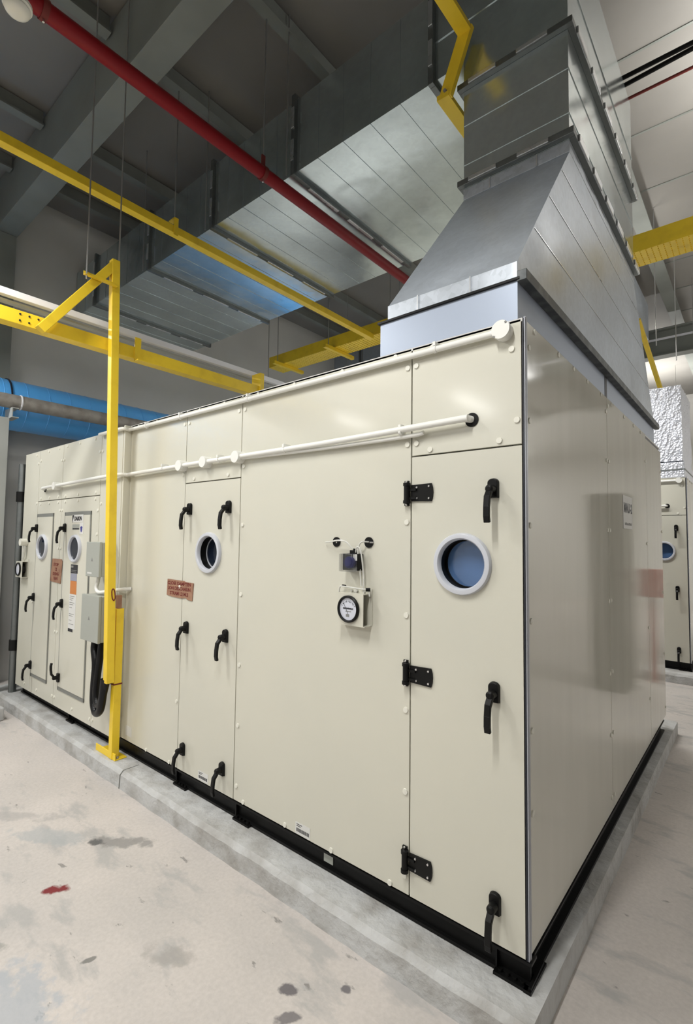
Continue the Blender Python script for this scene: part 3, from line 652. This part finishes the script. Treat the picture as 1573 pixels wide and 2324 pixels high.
# transition: strip, sloped body
zb0, zb1, zt0 = 2.576, 2.640, 3.50
tr = nb()
prism(tr, [(-.612,.03,zb1),(-.032,.03,zb1),(-.032,3.07,zb1),(-.612,3.07,zb1)], [(-.590,YD0,zt0),(-.032,YD0,zt0),(-.032,YD1,zt0),(-.590,YD1,zt0)])
T = O('transition_piece', tr, 'galv_dull', DU)
O('lower_band', box(nb(), -.614, -.030, .026, 3.075, zb0, zb1), 'galv_band', DU, bevel=.002)
O('upper_band', box(nb(), -.592, -.030, YD0-.004, YD1+.004, zt0, 3.56), 'galv_band', DU, bevel=.002)
for x in (-.44,-.19): O('band_lap', box(nb(), x, x+.006, YD0-.008, YD0-.003, zt0, 3.56), 'galv_clip', DU)
for x in (-.46,-.22): O('band_lap', box(nb(), x, x+.006, .020, .027, zb0, zb1), 'galv_clip', DU)
# far flange rail along the side of the collar, with cleats
bm = nb(); box(bm, -.032, .004, .024, 3.11, 2.560, 2.600)
O('side_flange', bm, 'dark_flange', DU, bevel=.002)
def seams_side(bm, z0, z1, y0, y1, zs, x=-.030):
    for z in zs: box(bm, x-.003, x+.0002, y0(z), y1(z), z, z+.004)
bm = nb()
f0 = lambda z: .03+(z-zb1)/(zt0-zb1)*(YD0-.03)+.01; f1 = lambda z: 3.07-(z-zb1)/(zt0-zb1)*(3.07-YD1)-.01

def flange_z(z, x0=-.590, x1=-.032, y0=YD0, y1=YD1, w=.028, t=.034):
    bm = nb()
    box(bm, x0-w, x1+w, y0-w, y0, z, z+t); box(bm, x0-w, x1+w, y1, y1+w, z, z+t); box(bm, x0-w, x0, y0, y1, z, z+t); box(bm, x1, x1+w, y0, y1, z, z+t)
    f = O('flange', bm, 'galv_flange', DU, bevel=.002)
    x = x0+.04
    while x < x1-.1:
        O('flange_cleat', box(nb(), x, x+.16, y0-w-.007, y0-w+.002, z+.006, z+t-.004), 'galv_clip', DU, bevel=.003); x += .27
    y = y0+.05
    while y < y1-.1:
        O('flange_cleat', box(nb(), x1+w-.002, x1+w+.009, y, y+.17, z-.002, z+t+.004), 'galv_clip', DU, bevel=.003); y += .28
    return f
O('riser_section', box(nb(), -.590, -.032, YD0, YD1, 3.56, 4.14), 'galv', DU)
flange_z(3.570); flange_z(4.135)
bm = nb()
for z in (2.86,3.10,3.33):
    cr_ = nb(); seams_side(cr_, 0, 0, f0, f1, (z,)); O('transition_rib', cr_, 'galv_clip', DU)
for z in (3.70,3.93):
    box(bm, -.590, -.032, YD0-.003, YD0, z, z+.004); box(bm, -.032, -.029, YD0, YD1, z, z+.004)
O('riser_rib', bm, 'galv', DU)
ZH0, ZH1 = 4.315, 4.88
O('elbow_section', box(box(nb(), -.590, -.032, YD0, YD1, 4.155, ZH1), -.775, -.589, YD0+.001, YD1-.001, ZH0, ZH1-.001), 'galv', DU)
O('elbow_rib', box(box(nb(), -.775, -.032, YD0-.004, YD0, 4.55, 4.556), -.032,-.028,YD0,YD1,4.45,4.456), 'galv', DU)
XJ = [-.790, -1.955, -2.970, -4.040, -5.270, WX]
YH1 = 2.27
for i in range(5):
    a, b = XJ[i], XJ[i+1]
    o = O('duct_section', box(nb(), b+.015, a-.015, YD0, YH1, ZH0, ZH1), 'galv', DU)
    rb = nb(); n = 5 if i < 4 else 2
    for k in range(1, n):
        x = a+(b-a)*k/n; box(rb, x-.002, x+.002, YD0, YH1, ZH0-.003, ZH0); box(rb, x-.001, x+.001, YD0-.002, YD0, ZH0, ZH1)
    O('stiffening_rib', rb, 'galv', DU)
    w = .030
    fb = nb(); x0, x1 = a-.018, a+.018
    box(fb, x0, x1, YD0-w, YD0, ZH0-w, ZH1+w); box(fb, x0, x1, YH1, YH1+w, ZH0-w, ZH1+w); box(fb, x0, x1, YD0, YH1, ZH0-w, ZH0); box(fb, x0, x1, YD0, YH1, ZH1, ZH1+w)
    O('flange', fb, 'galv_flange', DU, bevel=.002)
    for y in (YD0+.15, YD0+.62, YD0+1.10): O('flange_cleat', box(nb(), x0+.004, x1-.004, y, y+.34, ZH0-w-.008, ZH0-w), 'galv_clip', DU, bevel=.002)
    for z in (ZH0+.08, ZH0+.33): O('flange_cleat', box(nb(), x0+.004, x1-.004, YD0-w-.008, YD0-w, z, z+.16), 'galv_clip', DU, bevel=.002)
# hangers of the duct and other threaded rods: each one a thing
def rod(x, y, z0, label, r=.005, grp='threaded ceiling rods'):
    return tag(O('threaded_rod', cyl(nb(), (x,y,z0), (x,y,ZC-.02), r, 8), 'rod', smooth=True), label, 'rod', grp)
rod(-2.705,-.415,3.28,'thin rod dropping to the left end of the short yellow angle'); rod(-2.755,-.185,3.50,'thin rod dropping to the top of the tall yellow post')
rod(-3.08,.415,4.27,'thin rod carrying the long thin yellow rail in front of the duct'); rod(-2.05,.495,4.27,'thin rod carrying the red pipe clamp in front of the duct')
for x, s in ((-1.99,'second duct flange from the elbow'),(-4.08,'fourth duct flange from the elbow'),(-3.01,'third duct flange from the elbow')): rod(x, .665, 4.28, 'thin rod down the front of the '+s)
for x, y, z0, s in ((-4.75,3.1,4.15,'leftmost support of the perforated tray'),(-3.75,3.1,4.15,'second support of the perforated tray from the left'),(-2.75,3.1,4.15,'third support of the perforated tray from the left'),(-5.3,3.4,3.0,'wall side of the perforated tray')):
    rod(x, y, z0, 'thin rod hanging by the '+s)
# red sprinkler pipe
RP = thing('red_sprinkler_pipe', (-2.05,0,4.2), 'straight red pipe hung from the ceiling and passing under the big duct', 'pipe')
O('pipe', cyl(nb(), (-2.05,-2.5,4.225), (-2.05,3.10,4.225), .044, 28), 'red', RP, smooth=True)
for y in (-.93,.495):
    bm = nb(); ring = [(-2.05+.050*math.cos(t), 4.225+.050*math.sin(t)) for t in [math.tau*i/24 for i in range(24)]]
    prism(bm, [(x,y-.015,z) for x,z in ring], [(x,y+.015,z) for x,z in ring]); box(bm, -2.056, -2.044, y-.015, y+.015, 4.27, 4.36)
    O('pipe_clamp', bm, 'redink', RP, smooth=True)
    O('clamp_bolt', cyl(nb(), (-2.05,y,4.172), (-2.05,y,4.160), .006, 8), 'screw', RP)
rod(-2.05,-.93,4.36,'thin rod carrying the nearest clamp of the red pipe')
# pendant lamp at the top left corner
PL = thing('round_detector', (-1.83,-1.10,3.9), 'cream ridged round fitting hanging beside the near end of the red pipe', 'detector')
bm = nb(); pr = [(.0,0),(.030,0),(.046,.010),(.052,.022),(.050,.030),(.058,.034),(.058,.048),(.040,.056),(.0,.056)]
rr = []
for r_, z_ in pr: rr.append([bm.verts.new((-1.83+max(r_,.001)*math.cos(math.tau*i/24), -1.10+max(r_,.001)*math.sin(math.tau*i/24), 3.90+z_)) for i in range(24)])
for a, b in zip(rr, rr[1:]):
    for i in range(24): bm.faces.new((a[i],a[(i+1)%24],b[(i+1)%24],b[i]))
O('fitting_body', bm, 'cap', PL, smooth=True)
O('drop_pipe', cyl(nb(), (-1.83,-1.10,3.95), (-1.83,-1.10,ZC), .012, 10), 'white', PL)

# ------------------------------------------------------------------ roof steel
def ibeam_x(name, x0, x1, y0, y1, z0, z1, label):
    bm = nb(); t = .03; yc = (y0+y1)/2
    box(bm, x0, x1, y0, y1, z0, z0+t); box(bm, x0, x1, y0, y1, z1-t, z1)
    box(bm, x0, x1, y0+.004, y0+.02, z0+t, z1-t) if False else box(bm, x0, x1, yc-.03, yc+.03, z0+t, z1-t)
    return tag(O(name, bm, 'beam'), label, 'beam')
tag(O('roof_girder', box(box(nb(), WX, 6.9, -.165, .015, 4.985, 5.52), WX, 6.9, -.178, .028, 4.955, 4.985), 'beam', bevel=.004), 'wide grey boxed roof girder slanting across the top left corner', 'beam')
tag(O('roof_girder', box(box(box(nb(), WX, 6.9, 8.05, 8.10, 4.80, 5.22), WX, 6.9, 7.97, 8.18, 4.78, 4.80), WX, 6.9, 7.97, 8.18, 5.22, 5.25), 'beam', bevel=.004), 'dark roof girder far back on the right above the foil duct', 'beam')
tag(O('cable_on_girder', box(nb(), -3.0, 6.9, 7.955, 7.968, 5.04, 5.075), 'white_steel'), 'thin pale strip along the far dark roof girder', 'strip')
for i, (x, s) in enumerate(((-5.28,'nearest to the left wall'),(-4.42,'second from the left wall'),(-3.08,'third from the left wall'),(-2.02,'fourth from the left wall'),(-.36,'long, on the right behind the duct'),(1.3,'right of the long one'),(3.0,'far right'),(4.6,'rightmost'))):
    for j, (a, b, e) in enumerate(((-7.9,-.18,'in front of the big girder'),(.03,13.9,'behind the big girder'))):
        bm = nb(); w = .09 if x < -.5 else .17
        box(bm, x-w/2, x+w/2, a, b, 5.40, 5.415); box(bm, x-.01, x+.01, a, b, 5.415, 5.55); box(bm, x-w/2, x-w/2+.012, a, b, 5.415, 5.44)
        tag(O('purlin', bm, 'beam'), 'roof purlin '+s+', '+e, 'purlin', 'roof purlins')
sm = nb()
y = -7.6
while y < 13.8:
    for xa, xb in ((-.30,1.25),(1.36,2.9)): box(sm, xa, xb, y, y+.02, 5.552, 5.56)
    y += .93
tag(O('ceiling_batten', sm, 'beam'), 'thin dark joints across the pale ceiling sheets on the right', 'joint', kind='stuff')
tag(O('ceiling_pipe', cyl(nb(), (-.45,2.20,5.02), (6.8,2.30,5.02), .016, 12), 'blackpaint', smooth=True), 'upper thick black pipe crossing the pale ceiling at the top right', 'pipe')
tag(O('ceiling_pipe', cyl(nb(), (-.45,2.33,5.05), (6.8,2.02,5.05), .016, 12), 'blackpaint', smooth=True), 'black pipe crossing just under the upper one at the top right', 'pipe')
tag(O('ceiling_pipe', cyl(nb(), (-.45,2.42,5.02), (6.8,2.47,5.02), .011, 12), 'redink', smooth=True), 'thin dark red pipe below the two black ones at the top right', 'pipe')
# ------------------------------------------------------------------ left wall services
BP = thing('blue_pipe', (-5.45,0,2.7), 'fat blue spiral-seamed pipe running along the left wall', 'pipe')
O('pipe', cyl(nb(), (-5.45,-3.5,2.98), (-5.45,9,2.98), .262, 48), 'blue', BP, smooth=True)
bm = nb()
for i in range(20):
    y = -1.0+i*.21; pts = []
    ring_y(bm, -5.45, 2.98, [(.262,y),(.2655,y+.004),(.262,y+.008)], 40)
O('spiral_seam', bm, 'blue', BP, smooth=True)
bm = nb(); ring_y(bm, -5.45, 2.98, [(.262,-.10),(.272,-.098),(.272,-.085),(.262,-.083)], 40); O('strap', bm, 'seam', BP, smooth=True)
GP = thing('grey_pipe', (-5.05,0,2.8), 'dirty grey pipe in front of the fat blue pipe', 'pipe')
O('pipe', cyl(nb(), (-5.06,-3.5,2.935), (-5.06,9,2.935), .070, 28), 'pipegrey', GP, smooth=True)
bm = nb(); ring_y(bm, -5.06, 2.935, [(.070,-.065),(.076,-.063),(.076,-.052),(.070,-.05)], 30); O('u_bolt', bm, 'white_steel', GP, smooth=True)
SD = thing('pipe_stand', (-5.0,-.2,0), 'light grey steel stand with a channel top carrying the grey pipe at the far left', 'stand')
O('stand_post', box(nb(), -5.10, -5.0, -.255, -.160, 0, 2.755), 'steelgrey', SD, bevel=.003)
O('stand_channel', box(box(box(nb(), -5.18, -4.97, -.15, -.142, 2.76, 2.86), -5.18, -4.97, -.142, -.09, 2.76, 2.768), -5.18, -4.97, -.142, -.09, 2.852, 2.86), 'steelgrey', SD)
O('stand_brace', bar(nb(), (-5.05,-.24,2.62), (-5.05,-.62,2.05), .06, .06), 'steelgrey', SD)
VP = thing('vertical_pipe', (-4.92,-.08,.11), 'vertical silver pipe with black couplings at the far end of the near unit', 'pipe')
O('pipe', cyl(nb(), (-4.93,-.045,.106), (-4.93,-.045,2.30), .034, 20), 'galv_flange', VP, smooth=True)
for z in (1.98,.55): O('coupling', cyl(nb(), (-4.93,-.045,z-.05), (-4.93,-.045,z+.05), .045, 20), 'black', VP, smooth=True)
tag(O('wall_column', box(nb(), WX, WX+.14, -.35, .02, 0, 4.95), 'beam'), 'dark steel column against the left wall under the roof girder', 'column')
tag(O('concrete_block', box(nb(), -4.75, -4.45, -.42, -.24, 0, .11), 'plinth', bevel=.01), 'small pale concrete block on the floor at the left edge', 'block')

# ------------------------------------------------------------------ the next unit behind
OFF = (-.035, 5.42, 0)
U2 = copy_tree(U, OFF, 'matching cream air handling unit standing behind the near one on the right')
copy_tree(C1, OFF, 'white conduit with round end box along the top of the unit behind')
copy_tree(C2, OFF, 'white conduit entering a black hole on the unit behind, below its upper conduit')
plinth('concrete_plinth', -5.25, .5, 5.17, 8.9, 'concrete plinth under the air handling unit behind')
note('cardboard_note', [(-.43,1.22),(-.36,1.22),(-.36,1.40),(-.43,1.40)], 5.419, 'narrow red-brown note below the porthole of the unit behind', [], .02, 0, -.39, 1.3)
FD = thing('foil_wrapped_duct', (-.28,5.6,2.41), 'crinkled silver foil wrapped duct standing on the unit behind', 'duct')
bm = box(nb(), -.54, -.075, 5.50, 6.55, 2.62, 3.56); bmesh.ops.subdivide_edges(bm, edges=bm.edges, cuts=14, use_grid_fill=True)
for v in bm.verts: v.co += Vector([random.uniform(-.006,.006) for _ in range(3)])
O('wrapped_shaft', bm, 'foil', FD, smooth=False)
O('wrapped_base', box(nb(), -.58, -.05, 5.46, 6.62, 2.41, 2.60), 'foil', FD, bevel=.01)
O('base_strap', box(nb(), -.585, -.045, 5.455, 6.625, 2.50, 2.515), 'galv_flange', FD)
D2 = thing('distant_duct', (-3,6.2,3.6), 'dull galvanised duct crossing far behind, between the big duct and the tray', 'duct')
O('duct_body', box(nb(), WX+.003, -.60, 5.6, 6.9, 4.70, 5.25), 'galv_dull', D2)
bm = nb()
for x in (-1.8,-3.0,-4.2,-5.2): box(bm, x, x+.04, 5.57, 6.93, 4.67, 5.28)
O('flange', bm, 'galv_flange', D2)
for x in (-1.4,-3.4,-5.1): O('duct_hanger', cyl(nb(), (x,5.56,4.7), (x,5.56,ZC), .008, 8), 'rod', D2)
YB = tag(O('yellow_drop_bar', bar(nb(), (-.42,4.9,4.26), (-.33,6.0,3.60), .05, .04), 'yellow', bevel=.003), 'slanting yellow bar coming down onto the foil wrapped duct', 'bar')
for x, y, s in ((-.24,4.9,'left of the yellow slanting bar'),(-.12,5.6,'right of the yellow slanting bar'),(-.05,7.0,'beyond the foil duct'),(-.16,9.6,'past the far girder')):
    rod(x, y, 3.9, 'thin dark rod hanging '+s)
# things off to the right that the glossy side panel mirrors
CB = thing('steel_cabinet', (.68,4.5,0), 'olive steel cabinet standing across the aisle on the right', 'cabinet')
O('cabinet_body', box(nb(), .50, .86, 4.30, 4.80, 0, 2.15), 'cabinet', CB, bevel=.004)
O('cabinet_door', box(nb(), .515, .845, 4.285, 4.299, .08, 2.10), 'cabinet', CB, bevel=.003)

FB = thing('red_hose_box', (.36,5.05,0), 'red box on a stand beside the olive cabinet, beyond the right edge of the picture', 'box')
O('box_body', box(nb(), .24, .48, 5.0, 5.14, .98, 1.30), 'redbox', FB, bevel=.004)
O('box_stand', box(nb(), .33, .39, 5.04, 5.10, 0, .98), 'redbox', FB)
# ------------------------------------------------------------------ lamps
def batten(c, L, along, power, label, spread=180, size=.13, up=False):
    t = thing('batten_light', c, label, 'lamp', 'ceiling batten lights')
    x, y, z = c; hx, hy = (L/2, .07) if along == 'x' else (.07, L/2)
    O('lamp_housing', box(nb(), x-hx, x+hx, y-hy, y+hy, z+.03, z+.09), 'white_steel', t, bevel=.005)
    tb = nb()
    for s in (-.035,.035):
        if along == 'x': cyl(tb, (x-hx+.03,y+s,z+.01), (x+hx-.03,y+s,z+.01), .013, 10)
        else: cyl(tb, (x+s,y-hy+.03,z+.01), (x+s,y+hy-.03,z+.01), .013, 10)
    O('fluorescent_tube', tb, 'tube_glow', t, smooth=True)
    for s in (-1,1):
        px, py = (x+s*hx*.8, y) if along == 'x' else (x, y+s*hy*.8)
        O('suspension_wire', cyl(nb(), (px,py,z+.09), (px,py,ZC-.01), .003, 6), 'rod', t)
    ld = D.lights.new('batten_lamp', 'AREA'); ld.shape = 'RECTANGLE'; ld.size = L if along == 'x' else size; ld.size_y = size if along == 'x' else L
    ld.energy = power; ld.color = (1,.985,.95); ld.spread = math.radians(spread)
    lo = D.objects.new('lamp_light', ld); COL.objects.link(lo); lo.parent = t; lo.location = (0,0,-.012)
    if up:
        l2 = D.lights.new('batten_lamp_up', 'AREA'); l2.shape = 'RECTANGLE'; l2.size = ld.size; l2.size_y = ld.size_y; l2.energy = power*up; l2.color = (1,.985,.95)
        l2o = D.objects.new('lamp_light', l2); COL.objects.link(l2o); l2o.parent = t; l2o.location = (0,0,.10); l2o.rotation_euler = (math.pi,0,0)
    return t
M['tube_glow'] = mat('tube_glow', (1,1,1), .5, emit=((1,.98,.94), 6.0))
batten((-.20,-1.75,3.65), 1.2, 'y', 66, 'batten light in front of the right-hand door of the near unit')
batten((-2.35,-1.75,3.65), 1.2, 'y', 56, 'batten light in front of the second door of the near unit')
batten((-4.60,-1.75,3.65), 1.2, 'y', 72, 'batten light in front of the far section of the near unit')
batten((-.20,-4.6,3.55), 1.2, 'y', 38, 'batten light behind the camera in the same row as the right-hand door')
batten((-2.35,-4.6,3.5), 1.2, 'y', 45, 'batten light behind the camera in the middle row')
batten((-4.60,-4.6,3.6), 1.2, 'y', 45, 'batten light behind the camera by the left wall')
batten((1.0,2.9,4.60), 1.3, 'y', 5, 'added unseen batten uplight over the right-hand aisle', up=11)  # unseen uplight, added to brighten the ceiling on the right
batten((2.6,6.6,4.60), 1.3, 'y', 8, 'added unseen batten uplight over the aisle beside the unit behind', up=7)  # second added uplight for the same pale ceiling
batten((3.4,-1.0,3.8), 1.2, 'y', 13, 'added unseen batten light over the right side of the hall')  # unseen lamp added to lift the glossy side face
batten((-.50,5.05,4.25), .3, 'y', 9, 'small bright lamp just behind the right edge of the transition', up=1.5)
batten((-1.1,4.25,3.7), 1.3, 'x', 60, 'added hidden batten light over the gap between the units, right')  # added behind the duct to brighten the front of the unit behind
batten((-3.7,4.0,3.7), 1.2, 'x', 80, 'added hidden batten light over the gap between the units, left')  # added lamp, lights the roof, the duct underside and the left wall
batten((6.0,8.0,3.9), 1.3, 'y', 110, 'added unseen batten light over the far right of the hall', up=1)  # added out of view to brighten the far end mirrored in the side panels
batten((5.6,12.0,4.1), 1.3, 'y', 130, 'added unseen batten light near the far right corner', up=1)  # also added for the bright far wall that the side panels mirror
batten((-1.2,11.2,4.1), 1.2, 'x', 100, 'added hidden batten light near the far wall', up=1)  # added where the unit hides it, lights the visible far wall

w = D.worlds.new('world'); scene.world = w; w.use_nodes = True
w.node_tree.nodes['Background'].inputs[0].default_value = (.8,.85,.9,1); w.node_tree.nodes['Background'].inputs[1].default_value = .03

# ------------------------------------------------------------------ camera
cd = D.cameras.new('camera'); cam = D.objects.new('camera', cd); COL.objects.link(cam); scene.camera = cam
F = Vector((-0.63900058, 0.76717015, 0.05593043)); R = Vector((0.76876222, 0.63941151, 0.01255269)); Up = Vector((0.02613251, -0.05101838, 0.99835576))
mw = Matrix((R, Up, -F)).transposed().to_4x4(); mw.translation = Vector((0.63526268, -1.74225742, 1.6)); cam.matrix_world = mw
cd.sensor_fit = 'HORIZONTAL'; cd.sensor_width = 36; cd.lens = 1128.94/1573*36; cd.clip_start = .05; cd.clip_end = 100
vs = scene.view_settings; vs.view_transform = 'Standard'; vs.look = 'None'; vs.exposure = -0.13; vs.gamma = 1; vs.use_curve_mapping = False
for o in D.objects:
    if 'org' in o: del o['org']
